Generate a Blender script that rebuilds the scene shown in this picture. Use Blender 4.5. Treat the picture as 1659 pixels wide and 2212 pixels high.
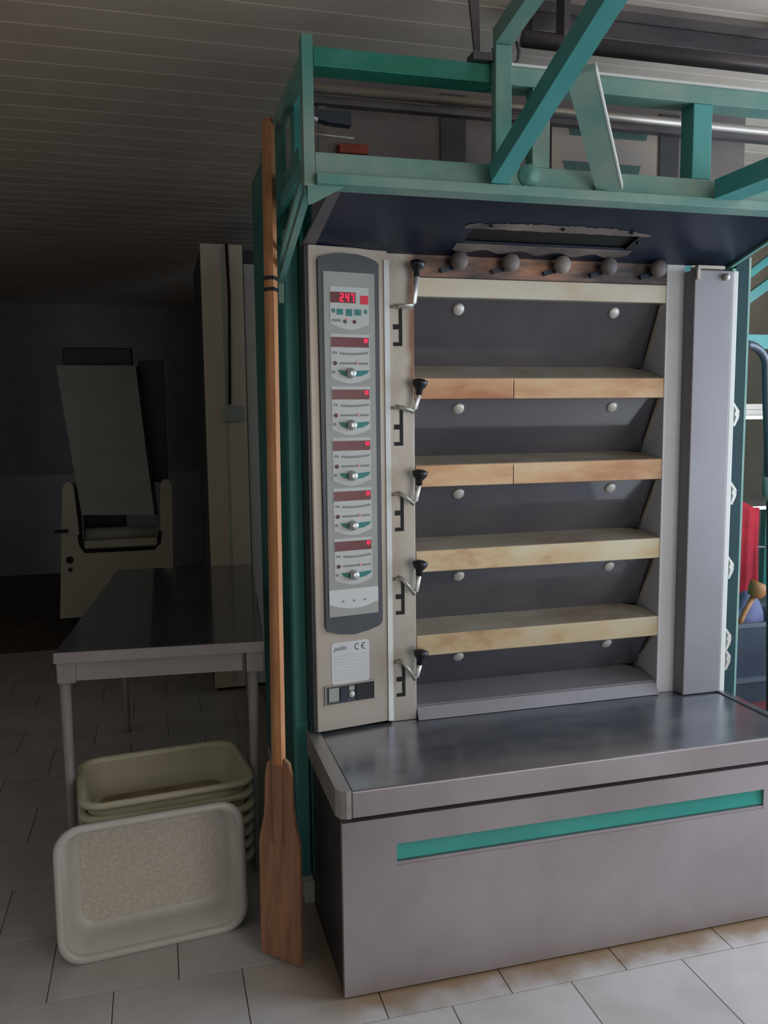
import bpy, bmesh, math, random
from mathutils import Vector, Matrix
random.seed(7)
PI = math.pi
for o in list(bpy.data.objects): bpy.data.objects.remove(o, do_unlink=True)
scene = bpy.context.scene
C = scene.collection

# ------------------------------------------------------------------ camera
CAM = Vector((-0.4583, -2.6104, 1.62)); F_PX = 1816.5
YAW, PITCH, ROLL = 0.26325, 0.11301, -0.01162
fwd = Vector((math.sin(YAW)*math.cos(PITCH), math.cos(YAW)*math.cos(PITCH), -math.sin(PITCH)))
rgt = Vector((math.cos(YAW), -math.sin(YAW), 0)); upv = rgt.cross(fwd)
r2 = rgt*math.cos(ROLL) + upv*math.sin(ROLL); u2 = upv*math.cos(ROLL) - rgt*math.sin(ROLL)
cd = bpy.data.cameras.new('camera'); cam = bpy.data.objects.new('camera', cd); C.objects.link(cam)
cam.matrix_world = Matrix(((r2.x, u2.x, -fwd.x, CAM.x), (r2.y, u2.y, -fwd.y, CAM.y), (r2.z, u2.z, -fwd.z, CAM.z), (0, 0, 0, 1)))
cd.sensor_fit = 'HORIZONTAL'; cd.sensor_width = 36; cd.lens = 36*F_PX/1659; cd.clip_start = .05
scene.camera = cam

# ------------------------------------------------------------------ world, daylight, exposure
w = bpy.data.worlds.new('world'); scene.world = w; w.use_nodes = True
w.node_tree.nodes['Background'].inputs[0].default_value = (.62, .74, .92, 1)
w.node_tree.nodes['Background'].inputs[1].default_value = .6
def area(name, loc, direction, sx, sy, power, col):
    l = bpy.data.lights.new(name, 'AREA'); l.shape = 'RECTANGLE'; l.size = sx; l.size_y = sy; l.energy = power; l.color = col
    o = bpy.data.objects.new(name, l); C.objects.link(o); o.location = loc
    o.rotation_euler = Vector(direction).to_track_quat('-Z', 'Y').to_euler(); return o
# daylight coming in through the shop window in the right-hand wall and added fill from an unseen opening behind the camera
area('window_daylight', (3.36, -1.0, 1.5), (-1, 0, 0), 2.2, 1.9, 96, (.72, .85, 1.0))
area('added_front_fill', (1.9, -4.46, 1.35), (0, 1, 0), 2.4, 2.3, 40, (1.0, .94, .87))
vs = scene.view_settings; vs.view_transform = 'Standard'; vs.look = 'None'; vs.exposure = 0.0; vs.gamma = 1; vs.use_curve_mapping = False

# ------------------------------------------------------------------ materials
def lin(c): return tuple((v/12.92 if v <= .04045 else ((v+.055)/1.055)**2.4) for v in c)
def srgb(r, g, b): return lin((r/255, g/255, b/255)) + (1,)
def mat(name, c1, c2=None, rough=.5, metal=0., scale=6., stretch=(1, 1, 1), lo=.35, hi=.65, bump=0., bscale=40., spec=.5, emit=None, estr=0., rrange=0., extra=None, trans=0., rnd=0., coat=0.):
    m = bpy.data.materials.new(name); m.use_nodes = True; nt = m.node_tree; N = nt.nodes; Lk = nt.links
    b = N['Principled BSDF']; b.inputs['Roughness'].default_value = rough; b.inputs['Metallic'].default_value = metal
    b.inputs['Specular IOR Level'].default_value = spec; b.inputs['Coat Weight'].default_value = coat
    b.inputs['Base Color'].default_value = c1
    tc = N.new('ShaderNodeTexCoord'); mp = N.new('ShaderNodeMapping'); Lk.new(tc.outputs['Object'], mp.inputs[0]); mp.inputs['Scale'].default_value = stretch
    oi = N.new('ShaderNodeObjectInfo')
    va = N.new('ShaderNodeVectorMath'); va.operation = 'ADD'; sc = N.new('ShaderNodeVectorMath'); sc.operation = 'SCALE'; sc.inputs[0].default_value = (13, 7, 5)
    Lk.new(oi.outputs['Random'], sc.inputs['Scale']); Lk.new(mp.outputs[0], va.inputs[0]); Lk.new(sc.outputs[0], va.inputs[1])
    if c2 is not None:
        n = N.new('ShaderNodeTexNoise'); n.inputs['Scale'].default_value = scale; n.inputs['Detail'].default_value = 6; n.inputs['Roughness'].default_value = .6
        Lk.new(va.outputs[0], n.inputs['Vector'])
        cr = N.new('ShaderNodeValToRGB'); cr.color_ramp.elements[0].position = lo; cr.color_ramp.elements[1].position = hi
        cr.color_ramp.elements[0].color = c1; cr.color_ramp.elements[1].color = c2
        if extra:
            for p, c in extra: e = cr.color_ramp.elements.new(p); e.color = c
        Lk.new(n.outputs[0], cr.inputs[0]); out = cr.outputs[0]
        if rnd:
            hs = N.new('ShaderNodeHueSaturation'); mr = N.new('ShaderNodeMapRange'); mr.inputs[3].default_value = 1-rnd; mr.inputs[4].default_value = 1+rnd
            Lk.new(oi.outputs['Random'], mr.inputs[0]); Lk.new(mr.outputs[0], hs.inputs['Value']); Lk.new(out, hs.inputs['Color']); out = hs.outputs[0]
        Lk.new(out, b.inputs['Base Color'])
        if rrange:
            mr = N.new('ShaderNodeMapRange'); mr.inputs[3].default_value = rough-rrange; mr.inputs[4].default_value = rough+rrange
            Lk.new(n.outputs[0], mr.inputs[0]); Lk.new(mr.outputs[0], b.inputs['Roughness'])
    if bump:
        n2 = N.new('ShaderNodeTexNoise'); n2.inputs['Scale'].default_value = bscale; n2.inputs['Detail'].default_value = 4; Lk.new(va.outputs[0], n2.inputs['Vector'])
        bp = N.new('ShaderNodeBump'); bp.inputs['Strength'].default_value = bump; bp.inputs['Distance'].default_value = .002
        Lk.new(n2.outputs[0], bp.inputs['Height']); Lk.new(bp.outputs[0], b.inputs['Normal'])
    if emit is not None:
        b.inputs['Emission Color'].default_value = emit; b.inputs['Emission Strength'].default_value = estr
    if trans: b.inputs['Subsurface Weight'].default_value = trans; b.inputs['Subsurface Radius'].default_value = (.02, .02, .018)
    return m
M = {}
M['steel'] = mat('brushed_steel', srgb(176, 172, 170), srgb(196, 193, 190), .42, .8, 3, (1, 1, 8), bump=.04, bscale=60, rrange=.06)
M['steel_panel'] = mat('satin_steel_panel', srgb(166, 157, 160), srgb(180, 173, 176), .46, .75, 2.2, (1, 1, 1), bump=.03, bscale=80, rrange=.05)
M['steel_cover'] = mat('matt_grey_steel', srgb(128, 125, 129), srgb(139, 136, 140), .58, .45, 2.2, rrange=.05)
M['steel_light'] = mat('light_satin_steel', srgb(212, 214, 219), srgb(222, 224, 228), .5, .25, 3, (1, 1, 2), rrange=.05)
M['steel_top'] = mat('worn_steel_top', srgb(142, 147, 158), srgb(168, 171, 178), .24, .8, 5, (1, 2, 1), bump=.03, bscale=30, rrange=.08)
M['steel_pale'] = mat('pale_steel', srgb(160, 151, 140), srgb(174, 165, 154), .45, .55, 4, (1, 1, 1), rrange=.06)
M['steel_warm'] = mat('warm_sooted_steel', srgb(186, 178, 168), srgb(150, 128, 108), .48, .5, 2.5, (2, 2, 1), lo=.42, hi=.75)
M['rail_heat'] = mat('heat_tinted_steel', srgb(190, 176, 148), srgb(154, 104, 74), .42, .4, 1.5, (1.3, 2, 4), lo=.34, hi=.68, extra=[(.52, srgb(184, 150, 114))])
M['rail_pale'] = mat('pale_scorched_steel', srgb(192, 182, 156), srgb(150, 104, 74), .42, .4, 1.6, (1.5, 2, 3), lo=.42, hi=.68, extra=[(.54, srgb(188, 166, 130))])
M['rail_top'] = mat('pale_heat_steel', srgb(190, 184, 168), srgb(176, 160, 132), .4, .45, 2, (1.5, 3, 3), lo=.4, hi=.7)
M['sill'] = mat('sooted_sill_steel', srgb(182, 174, 158), srgb(150, 134, 116), .45, .35, 3, (1, 2, 2))
M['cheek'] = mat('sooted_cheek_steel', srgb(120, 120, 118), srgb(84, 84, 86), .4, .7, 4)
M['band'] = mat('rust_sooted_band', srgb(70, 64, 64), srgb(172, 128, 104), .5, .4, 2.2, (1, 1, 5), lo=.40, hi=.62, extra=[(.51, srgb(120, 96, 86))])
M['soot'] = mat('soot_with_blue_sheen', srgb(28, 38, 56), srgb(46, 56, 74), .34, .3, 3, (1, 1.5, 1), lo=.3, hi=.75, rrange=.08, bump=.08, bscale=25)  # soot, with the window's blue reflection put into its colour
M['ash'] = mat('burnt_off_sheet', srgb(140, 126, 118), srgb(74, 70, 72), .6, .1, 5, (1, 1, 1), lo=.35, hi=.7, bump=.2, bscale=30)
M['dark'] = mat('black_void', srgb(12, 12, 13), None, .7)
M['black_rubber'] = mat('black_plastic', srgb(22, 24, 28), srgb(34, 36, 42), .35, 0, 8)
M['teal'] = mat('teal_paint', srgb(66, 152, 150), srgb(88, 166, 162), .42, 0, 3, bump=.05, bscale=30, rrange=.08)
M['teal_dusty'] = mat('flour_dusted_teal_paint', srgb(70, 142, 134), srgb(150, 168, 156), .55, 0, 2.6, (1, 1, 1), lo=.32, hi=.70, bump=.05)
M['teal_old'] = mat('patched_teal_paint', srgb(26, 126, 104), srgb(74, 140, 140), .45, 0, 5, (1, 1, 1), lo=.45, hi=.62, extra=[(.75, srgb(150, 160, 140))])
M['teal_side'] = mat('side_teal_enamel', srgb(58, 170, 154), srgb(66, 178, 164), .4, 0, 3)
M['teal_deep'] = mat('deep_teal_enamel', srgb(44, 132, 126), srgb(52, 144, 138), .35, 0, 2)
M['post_teal'] = mat('blue_teal_post_paint', srgb(22, 52, 60), srgb(28, 60, 66), .65, 0, 3, spec=.25)
M['teal_strip'] = mat('bright_teal_strip', srgb(34, 142, 132), srgb(40, 152, 142), .4, 0, 4)
M['glass'] = mat('dark_oven_glass', srgb(64, 65, 74), srgb(80, 78, 84), .14, 0, 3, (1, 1, 1), spec=1.0, rrange=.05, coat=.6)
M['bolt'] = mat('zinc_bolt', srgb(206, 202, 194), srgb(180, 176, 168), .45, .3, 20)
M['chrome'] = mat('chrome_rod', srgb(224, 222, 216), None, .4, .5)
M['bezel'] = mat('anthracite_bezel', srgb(62, 66, 72), srgb(74, 78, 84), .45, 0, 6)
M['panel_grey'] = mat('grey_membrane', srgb(150, 152, 146), srgb(160, 161, 155), .5, 0, 3)
M['panel_light'] = mat('light_membrane', srgb(186, 188, 184), srgb(194, 195, 190), .5, 0, 3)
M['print'] = mat('grey_print', srgb(128, 130, 126), None, .6)
M['print_dark'] = mat('dark_print', srgb(58, 60, 64), None, .6)
M['disp'] = mat('dark_red_display', srgb(92, 26, 36), None, .25, emit=srgb(120, 14, 34), estr=.06)
M['led'] = mat('lit_red_segment', srgb(220, 30, 60), None, .4, emit=srgb(255, 24, 84), estr=.9)
M['led_dim'] = mat('half_lit_red_display', srgb(150, 24, 44), None, .4, emit=srgb(220, 20, 50), estr=.30)
M['led_pink'] = mat('pink_pilot', srgb(210, 150, 155), None, .4, emit=srgb(240, 120, 130), estr=.08)
M['button_red'] = mat('maroon_button', srgb(96, 38, 46), None, .4)
M['button_brown'] = mat('olive_button', srgb(92, 88, 62), None, .4)
M['teal_print'] = mat('teal_print', srgb(34, 118, 118), srgb(44, 128, 120), .5, 0, 4)
M['knob'] = mat('silver_knob', srgb(196, 200, 200), None, .3, .6)
M['white_label'] = mat('white_sticker', srgb(208, 208, 206), srgb(200, 200, 200), .6, 0, 3)
M['fascia'] = mat('dusty_fascia', srgb(126, 116, 110), srgb(104, 98, 100), .55, .2, 2.4)
M['plate'] = mat('cream_plate', srgb(168, 152, 134), srgb(156, 148, 142), .6, 0, 4)
M['plate_green'] = mat('faded_green_print', srgb(58, 92, 88), srgb(74, 104, 98), .6, 0, 5)
M['orange'] = mat('orange_plastic', srgb(168, 74, 38), srgb(140, 58, 34), .5, 0, 9)
M['tile'] = mat('pale_floor_tile', srgb(190, 185, 182), srgb(204, 200, 198), .3, 0, 5, bump=.03, bscale=20, rnd=.035, rrange=.08)
M['grout'] = mat('dark_grout', srgb(118, 106, 94), srgb(92, 82, 72), .8, 0, 8)
M['slat'] = mat('cream_ceiling_slat', srgb(208, 190, 174), srgb(218, 201, 186), .5, 0, 2)
M['ceil'] = mat('ceiling_gap', srgb(96, 90, 84), None, .8)
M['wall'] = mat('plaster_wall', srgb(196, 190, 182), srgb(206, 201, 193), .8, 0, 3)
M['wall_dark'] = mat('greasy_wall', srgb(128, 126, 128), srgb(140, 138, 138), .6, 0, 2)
M['wall_tile'] = mat('wall_wainscot', srgb(150, 148, 144), srgb(160, 156, 152), .4, 0, 3)
M['wood_blade'] = mat('old_beech_blade', srgb(164, 118, 88), srgb(128, 88, 66), .55, 0, 3, (14, 14, 1.2), lo=.35, hi=.7, bump=.1, bscale=20)
M['wood_handle'] = mat('beech_handle', srgb(192, 136, 90), srgb(168, 112, 72), .45, 0, 3, (20, 20, 1.5), lo=.35, hi=.7, bump=.05)
M['bin'] = mat('milky_plastic', srgb(206, 204, 197), srgb(196, 194, 186), .35, 0, 4, trans=.25)
M['bin_old'] = mat('yellowed_milky_plastic', srgb(210, 205, 178), srgb(198, 192, 164), .4, 0, 4, trans=.25)
M['flour'] = mat('dried_flour_dough', srgb(196, 188, 176), srgb(216, 208, 195), .9, 0, 95, (1, 1, 1), lo=.46, hi=.66, bump=.4, bscale=80)
M['bin_floor_old'] = mat('dusty_bin_floor', srgb(176, 164, 130), srgb(150, 138, 106), .8, 0, 10, bump=.3)
M['table_top'] = mat('polished_dark_top', srgb(72, 74, 80), srgb(84, 86, 92), .14, .1, 3, coat=.5)
M['table_white'] = mat('white_enamel', srgb(154, 147, 146), srgb(145, 138, 137), .45, 0, 4)
M['cream'] = mat('cream_enamel', srgb(204, 196, 176), srgb(190, 182, 162), .5, 0, 3)
M['belt'] = mat('grey_green_panel', srgb(178, 188, 178), srgb(168, 176, 166), .6, 0, 3)
M['cabinet'] = mat('cream_cabinet', srgb(224, 210, 188), srgb(212, 198, 176), .5, 0, 2, (3, 3, .5))
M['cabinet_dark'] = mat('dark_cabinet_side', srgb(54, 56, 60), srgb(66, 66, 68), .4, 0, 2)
M['red_cloth'] = mat('red_cloth', srgb(190, 34, 52), srgb(150, 24, 44), .8, 0, 7)
M['blue_cloth'] = mat('slate_blue_cloth', srgb(112, 118, 152), srgb(86, 92, 124), .8, 0, 7)
M['navy'] = mat('navy_plastic', srgb(34, 44, 60), srgb(44, 54, 70), .4, 0, 6)
M['tan'] = mat('tan_wood', srgb(196, 146, 96), srgb(150, 96, 60), .6, 0, 9)
M['tube'] = mat('grey_painted_tube', srgb(86, 94, 106), srgb(98, 104, 114), .35, .4, 5)
M['dark_metal'] = mat('dark_rail_metal', srgb(104, 98, 100), srgb(78, 76, 82), .4, .5, 4, (1, 6, 6))
M['window_sky'] = mat('bright_window_pane', srgb(240, 226, 200), None, .4, emit=srgb(255, 236, 206), estr=.75)
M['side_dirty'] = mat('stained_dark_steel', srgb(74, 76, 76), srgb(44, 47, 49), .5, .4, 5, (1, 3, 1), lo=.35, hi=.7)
M['white_strip'] = mat('white_paint_and_highlight', srgb(214, 216, 212), None, .5)  # plain white parts, and edges whose highlight is coloured in

def add_mask(m, colour, build):
    # mixes a stain of its own shape over a material's base colour
    nt = m.node_tree; N = nt.nodes; Lk = nt.links; b = N['Principled BSDF']
    src = b.inputs['Base Color'].links[0].from_socket
    mx = N.new('ShaderNodeMix'); mx.data_type = 'RGBA'; Lk.new(src, mx.inputs['A']); mx.inputs['B'].default_value = colour
    Lk.new(build(N, Lk), mx.inputs['Factor']); Lk.new(mx.outputs['Result'], b.inputs['Base Color'])
def mrange(N, Lk, sock, a, b_):
    n = N.new('ShaderNodeMapRange'); n.interpolation_type = 'SMOOTHSTEP'; n.inputs[1].default_value = a; n.inputs[2].default_value = b_; Lk.new(sock, n.inputs[0]); return n.outputs[0]
def mul(N, Lk, a, b_):
    n = N.new('ShaderNodeMath'); n.operation = 'MULTIPLY'; Lk.new(a, n.inputs[0]); Lk.new(b_, n.inputs[1]); return n.outputs[0]
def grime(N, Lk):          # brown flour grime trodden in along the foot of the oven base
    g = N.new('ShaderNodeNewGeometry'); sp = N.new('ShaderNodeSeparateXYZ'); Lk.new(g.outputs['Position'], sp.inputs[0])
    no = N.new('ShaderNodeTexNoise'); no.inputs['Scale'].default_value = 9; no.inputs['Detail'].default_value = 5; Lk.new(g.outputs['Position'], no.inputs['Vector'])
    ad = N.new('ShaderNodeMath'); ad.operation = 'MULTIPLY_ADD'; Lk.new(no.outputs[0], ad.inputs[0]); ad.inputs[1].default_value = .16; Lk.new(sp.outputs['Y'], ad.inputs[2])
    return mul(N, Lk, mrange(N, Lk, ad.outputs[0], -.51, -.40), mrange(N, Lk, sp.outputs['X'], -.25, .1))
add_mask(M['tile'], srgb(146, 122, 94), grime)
M['pillar_rust'] = mat('rust_streaked_steel', srgb(182, 177, 168), srgb(160, 148, 134), .48, .45, 2.5, (2, 2, 1), lo=.42, hi=.75)
def rust(N, Lk):           # brown scorch running down the edge nearest the doors
    t = N.new('ShaderNodeTexCoord'); sp = N.new('ShaderNodeSeparateXYZ'); Lk.new(t.outputs['Object'], sp.inputs[0])
    no = N.new('ShaderNodeTexNoise'); no.inputs['Scale'].default_value = 14; no.inputs['Detail'].default_value = 5; Lk.new(t.outputs['Object'], no.inputs['Vector'])
    ad = N.new('ShaderNodeMath'); ad.operation = 'MULTIPLY_ADD'; Lk.new(no.outputs[0], ad.inputs[0]); ad.inputs[1].default_value = .04; Lk.new(sp.outputs['X'], ad.inputs[2])
    return mul(N, Lk, mrange(N, Lk, ad.outputs[0], .030, .062), mrange(N, Lk, sp.outputs['Z'], .15, .45))
add_mask(M['pillar_rust'], srgb(128, 92, 68), rust)

# ------------------------------------------------------------------ builders
def wloc(p):
    v = Vector((0, 0, 0))
    while p is not None: v += p.location; p = p.parent
    return v
def tag(o, label=None, cat=None, group=None, kind=None):
    if label: o['label'] = label
    if cat: o['category'] = cat
    if group: o['group'] = group
    if kind: o['kind'] = kind
    return o
def thing(name, loc, label, cat, group=None, rz=0):
    o = bpy.data.objects.new(name, None); C.objects.link(o); o.location = loc; o.rotation_euler = (0, 0, rz); o.empty_display_size = .1
    return tag(o, label, cat, group)
def obj(name, bm, m, parent=None, label=None, local=False, smooth=False, centre=True):
    """bmesh given in world coordinates (or in the parent's frame when local) becomes one mesh object"""
    bmesh.ops.recalc_face_normals(bm, faces=bm.faces)
    off = Vector((0, 0, 0)) if (local or parent is None) else wloc(parent)
    if bm.verts and centre:
        lo = Vector([min(v.co[i] for v in bm.verts) for i in range(3)]); hi = Vector([max(v.co[i] for v in bm.verts) for i in range(3)])
        c = (lo+hi)/2
        if parent is None: c.z = lo.z
    else: c = Vector((0, 0, 0))
    bmesh.ops.translate(bm, verts=bm.verts, vec=-c)
    me = bpy.data.meshes.new(name); bm.to_mesh(me); bm.free()
    if smooth:
        for p in me.polygons: p.use_smooth = True
    mm = M[m] if isinstance(m, str) else m
    me.materials.append(mm)
    o = bpy.data.objects.new(name, me); C.objects.link(o)
    o.parent = parent; o.location = c-off if not local else c
    if label: o['label'] = label
    return o
def nb(): return bmesh.new()
def bx(bm, x0, x1, y0, y1, z0, z1, bev=0.):
    b2 = bmesh.new()
    vs_ = [b2.verts.new((x, y, z)) for x in (x0, x1) for y in (y0, y1) for z in (z0, z1)]
    for f in ((0, 1, 3, 2), (4, 6, 7, 5), (0, 4, 5, 1), (2, 3, 7, 6), (0, 2, 6, 4), (1, 5, 7, 3)): b2.faces.new([vs_[i] for i in f])
    if bev: bmesh.ops.bevel(b2, geom=list(b2.edges), offset=bev, segments=2, affect='EDGES', profile=.5)
    me = bpy.data.meshes.new('t'); b2.to_mesh(me); b2.free(); bm.from_mesh(me); bpy.data.meshes.remove(me); return bm
def box(x0, x1, y0, y1, z0, z1, bev=0.): return bx(nb(), x0, x1, y0, y1, z0, z1, bev)
def hexa(bm, pts):
    """8 corners: bottom loop (4) then top loop (4)"""
    v = [bm.verts.new(p) for p in pts]
    for f in ((3, 2, 1, 0), (4, 5, 6, 7), (0, 1, 5, 4), (1, 2, 6, 5), (2, 3, 7, 6), (3, 0, 4, 7)): bm.faces.new([v[i] for i in f])
    return bm
def bar(bm, p0, p1, w_, h_, up=(0, 0, 1)):
    p0 = Vector(p0); p1 = Vector(p1); d = (p1-p0).normalized(); s = d.cross(Vector(up)).normalized(); u = s.cross(d)
    q = []
    for p in (p0, p1):
        for a, b in ((-1, -1), (1, -1), (1, 1), (-1, 1)): q.append(p + s*a*w_/2 + u*b*h_/2)
    return hexa(bm, q)
def tube(bm, pts, r, n=12, caps=True):
    pts = [Vector(p) for p in pts]; rs = r if isinstance(r, (list, tuple)) else [r]*len(pts); rings = []
    up = Vector((.31, .17, .93)).normalized()
    for i, p in enumerate(pts):
        d = (pts[min(i+1, len(pts)-1)]-pts[max(i-1, 0)]).normalized()
        if abs(d.dot(up)) > .95: up = Vector((1, .1, 0)).normalized()
        s = d.cross(up).normalized(); u = s.cross(d)
        rings.append([bm.verts.new(p + (s*math.cos(2*PI*k/n)+u*math.sin(2*PI*k/n))*rs[i]) for k in range(n)])
    for a, b in zip(rings, rings[1:]):
        for k in range(n): bm.faces.new((a[k], a[(k+1) % n], b[(k+1) % n], b[k]))
    if caps: bm.faces.new(rings[0][::-1]); bm.faces.new(rings[-1])
    return bm
def prism(bm, outline, o, ax, ay, depth):
    """outline [(a,b)] in the plane spanned by unit vectors ax, ay at o; extruded along depth vector"""
    o = Vector(o); ax = Vector(ax); ay = Vector(ay); dv = Vector(depth)
    A = [bm.verts.new(o+ax*a+ay*b) for a, b in outline]; B_ = [bm.verts.new(o+ax*a+ay*b+dv) for a, b in outline]
    bm.faces.new(A[::-1]); bm.faces.new(B_); n = len(A)
    for k in range(n): bm.faces.new((A[k], A[(k+1) % n], B_[(k+1) % n], B_[k]))
    return bm
def rrect(hx, hy, r, n=6):
    out = []
    for cx, cy, a0 in ((hx-r, hy-r, 0), (-hx+r, hy-r, 90), (-hx+r, -hy+r, 180), (hx-r, -hy+r, 270)):
        for k in range(n+1):
            a = math.radians(a0+90*k/n); out.append((cx+r*math.cos(a), cy+r*math.sin(a)))
    return out
def loft(bm, rings, cap0=True, cap1=True):
    R = [[bm.verts.new(p) for p in ring] for ring in rings]
    for a, b in zip(R, R[1:]):
        n = len(a)
        for k in range(n): bm.faces.new((a[k], a[(k+1) % n], b[(k+1) % n], b[k]))
    if cap0: bm.faces.new(R[0][::-1])
    if cap1: bm.faces.new(R[-1])
    return bm
def lathe(bm, prof, o, axis, n=16):
    """prof [(r, h)] around axis through o"""
    o = Vector(o); d = Vector(axis).normalized(); s = d.cross(Vector((.3, .2, .93))).normalized(); u = s.cross(d)
    return loft(bm, [[o+d*h+(s*math.cos(2*PI*k/n)+u*math.sin(2*PI*k/n))*max(r, 1e-4) for k in range(n)] for r, h in prof])
def text_bm(body, size, o, ax, ay, depth, shear=0., align='LEFT'):
    cu = bpy.data.curves.new('txt', 'FONT'); cu.body = body; cu.size = size; cu.extrude = depth/2; cu.shear = shear; cu.align_x = align
    to = bpy.data.objects.new('txt', cu); C.objects.link(to)
    dg = bpy.context.evaluated_depsgraph_get(); me = bpy.data.meshes.new_from_object(to.evaluated_get(dg))
    bm = nb(); bm.from_mesh(me); bpy.data.objects.remove(to, do_unlink=True); bpy.data.curves.remove(cu); bpy.data.meshes.remove(me)
    ax = Vector(ax); ay = Vector(ay); az = ax.cross(ay)
    for v in bm.verts: v.co = Vector(o)+ax*v.co.x+ay*v.co.y+az*v.co.z
    return bm
def struct(name, bm, m, label=None): return tag(obj(name, bm, m, centre=False), label, None, None, 'structure')

# ------------------------------------------------------------------ room shell
XL, XR, YF, YB, ZC = -2.8, 3.4, -4.5, 6.85, 2.82
floor = struct('floor', box(XL, XR, YF, YB, -.12, -.004), 'grout', 'pale square floor tiles laid in staggered rows')
TW, TD = .3625, .3235
tb = box(-TW/2+.0014, TW/2-.0014, -TD/2+.0014, TD/2-.0014, -.010, 0, .001)
tile0 = obj('tile', tb, 'tile', floor, local=True)
first = True
for j in range(-2, 13):
    yc = -.25-TD/2+TD*j
    offs = .0875 if j % 2 == 0 else .2685
    for i in range(-8, 9):
        xc = offs+TW/2+TW*i
        if xc-TW/2 < XL or xc+TW/2 > 3.0: continue
        if 0.2 < xc < 1.3 and .0 < yc: continue      # under the oven
        if first: t = tile0; first = False
        else: t = tile0.copy(); C.objects.link(t)
        t.location = (xc, yc, -.005)
ceiling = struct('ceiling', box(XL, XR, YF, YB, ZC+.012, ZC+.1), 'ceil', 'cream slatted ceiling running across the room')
SW = .145
s0 = obj('slat', box(XL, XR, -SW/2+.0015, SW/2-.0015, -.006, .006, .003), 'slat', ceiling, local=True)
y = YF+SW/2; k = 0
while y < YB:
    s = s0 if k == 0 else s0.copy()
    if k: C.objects.link(s)
    s.location = ((XL+XR)/2, y, ZC+.006); y += SW; k += 1
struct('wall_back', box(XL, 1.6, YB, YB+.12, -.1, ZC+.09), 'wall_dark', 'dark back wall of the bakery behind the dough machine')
struct('trim_1', box(XL, 1.6, YB-.015, YB, 0, 1.05), 'wall_tile', 'paler tiled dado along the back wall')
struct('wall_left', box(XL-.12, XL, YF, YB+.12, -.1, ZC+.09), 'wall')
bm = box(XL, .7, YF-.12, YF, -.1, ZC+.09); bx(bm, 3.1, XR, YF-.12, YF, -.1, ZC+.09); bx(bm, .7, 3.1, YF-.12, YF, 2.5, ZC+.09)
struct('wall_front', bm, 'wall')
bm = box(XR, XR+.12, YF-.12, -2.1, -.1, ZC+.09); bx(bm, XR, XR+.12, .1, 2.72, -.1, ZC+.09); bx(bm, XR, XR+.12, -2.1, .1, -.1, .55); bx(bm, XR, XR+.12, -2.1, .1, 2.45, ZC+.09)
struct('wall_right', bm, 'wall')
bm = box(1.56, XR, 2.6, 2.72, -.1, 2.33); bx(bm, 1.56, 2.9, 2.6, 2.72, 2.33, ZC+.09); bx(bm, 2.9, XR, 2.6, 2.72, 2.68, ZC+.09); bx(bm, 1.56, 1.68, 2.72, YB+.12, -.1, ZC+.09)
struct('wall_store', bm, 'wall', 'plaster wall behind the rack to the right of the oven')
win = struct('window_1', box(2.9, 3.4, 2.65, 2.67, 2.33, 2.68), 'window_sky', 'small bright high window above the storage rack')
obj('window_frame', bx(box(2.9, 3.4, 2.6, 2.65, 2.33, 2.355), 2.9, 2.925, 2.6, 2.65, 2.355, 2.68), 'white_strip', win)

# ------------------------------------------------------------------ deck oven
oven = thing('deck_oven', (.75, .4, 0), 'five-deck stainless steel and teal bakery oven with red digital displays', 'oven')
X0, X1 = .351, 1.265
S = .608
# body behind the doors
obj('body', box(.012, 1.52, .22, 1.30, .0, 2.42, .004), 'teal_deep', oven, 'teal enamelled oven body')
obj('oven_chamber', box(.02, 1.50, .165, .215, .62, 2.12), 'dark', oven)
# teal side wall facing the work table, with its front corner post and seams
obj('side_panel', box(.0, .011, .36, 1.30, .07, 2.66, .003), 'teal_deep', oven)
obj('side_panel', box(.0, .011, .06, .16, .07, 2.30, .003), 'teal_side', oven)
obj('side_panel', box(.0, .011, .165, .352, .07, 2.30, .003), 'teal_deep', oven)
obj('corner_post', box(-.050, -.008, .062, .118, .08, 2.20, .003), 'teal', oven)
obj('side_skirt', box(.002, .02, .0, 1.30, .0, .066), 'white_strip', oven, 'white plinth strip at floor level')
obj('plinth_block', box(-.038, -.002, .02, .10, .0, .075, .004), 'white_strip', oven)
# pillars
pl = obj('pillar', box(.262, X0, .0, .16, S, 2.135, .002), 'pillar_rust', oven, 'steel pillar carrying the bent door levers')
obj('pillar', box(X1, 1.335, .0, .16, S, 2.135, .002), 'steel_light', oven)
obj('rail_cover', box(1.333, 1.486, -.06, .10, S+.003, 2.105, .004), 'steel_cover', oven, 'tall grey steel cover box right of the decks')
obj('cover_edge', box(1.4865, 1.508, -.058, .09, S+.003, 2.105, .003), 'white_strip', oven)  # white colour stands for light catching the cover's right edge
bm = lathe(nb(), [(.0, 0), (.012, .0), (.012, .012), (.006, .018), (.0, .018)], (1.452, -.06, 2.082), (0, -1, 0)); obj('cover_bolt', bm, 'bolt', oven, smooth=True)
bm = box(1.335, 1.44, -.075, -.03, 2.106, 2.116); bx(bm, 1.333, 1.345, -.075, -.065, 2.07, 2.106); obj('cover_bracket', bm, 'steel_pale', oven)
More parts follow.
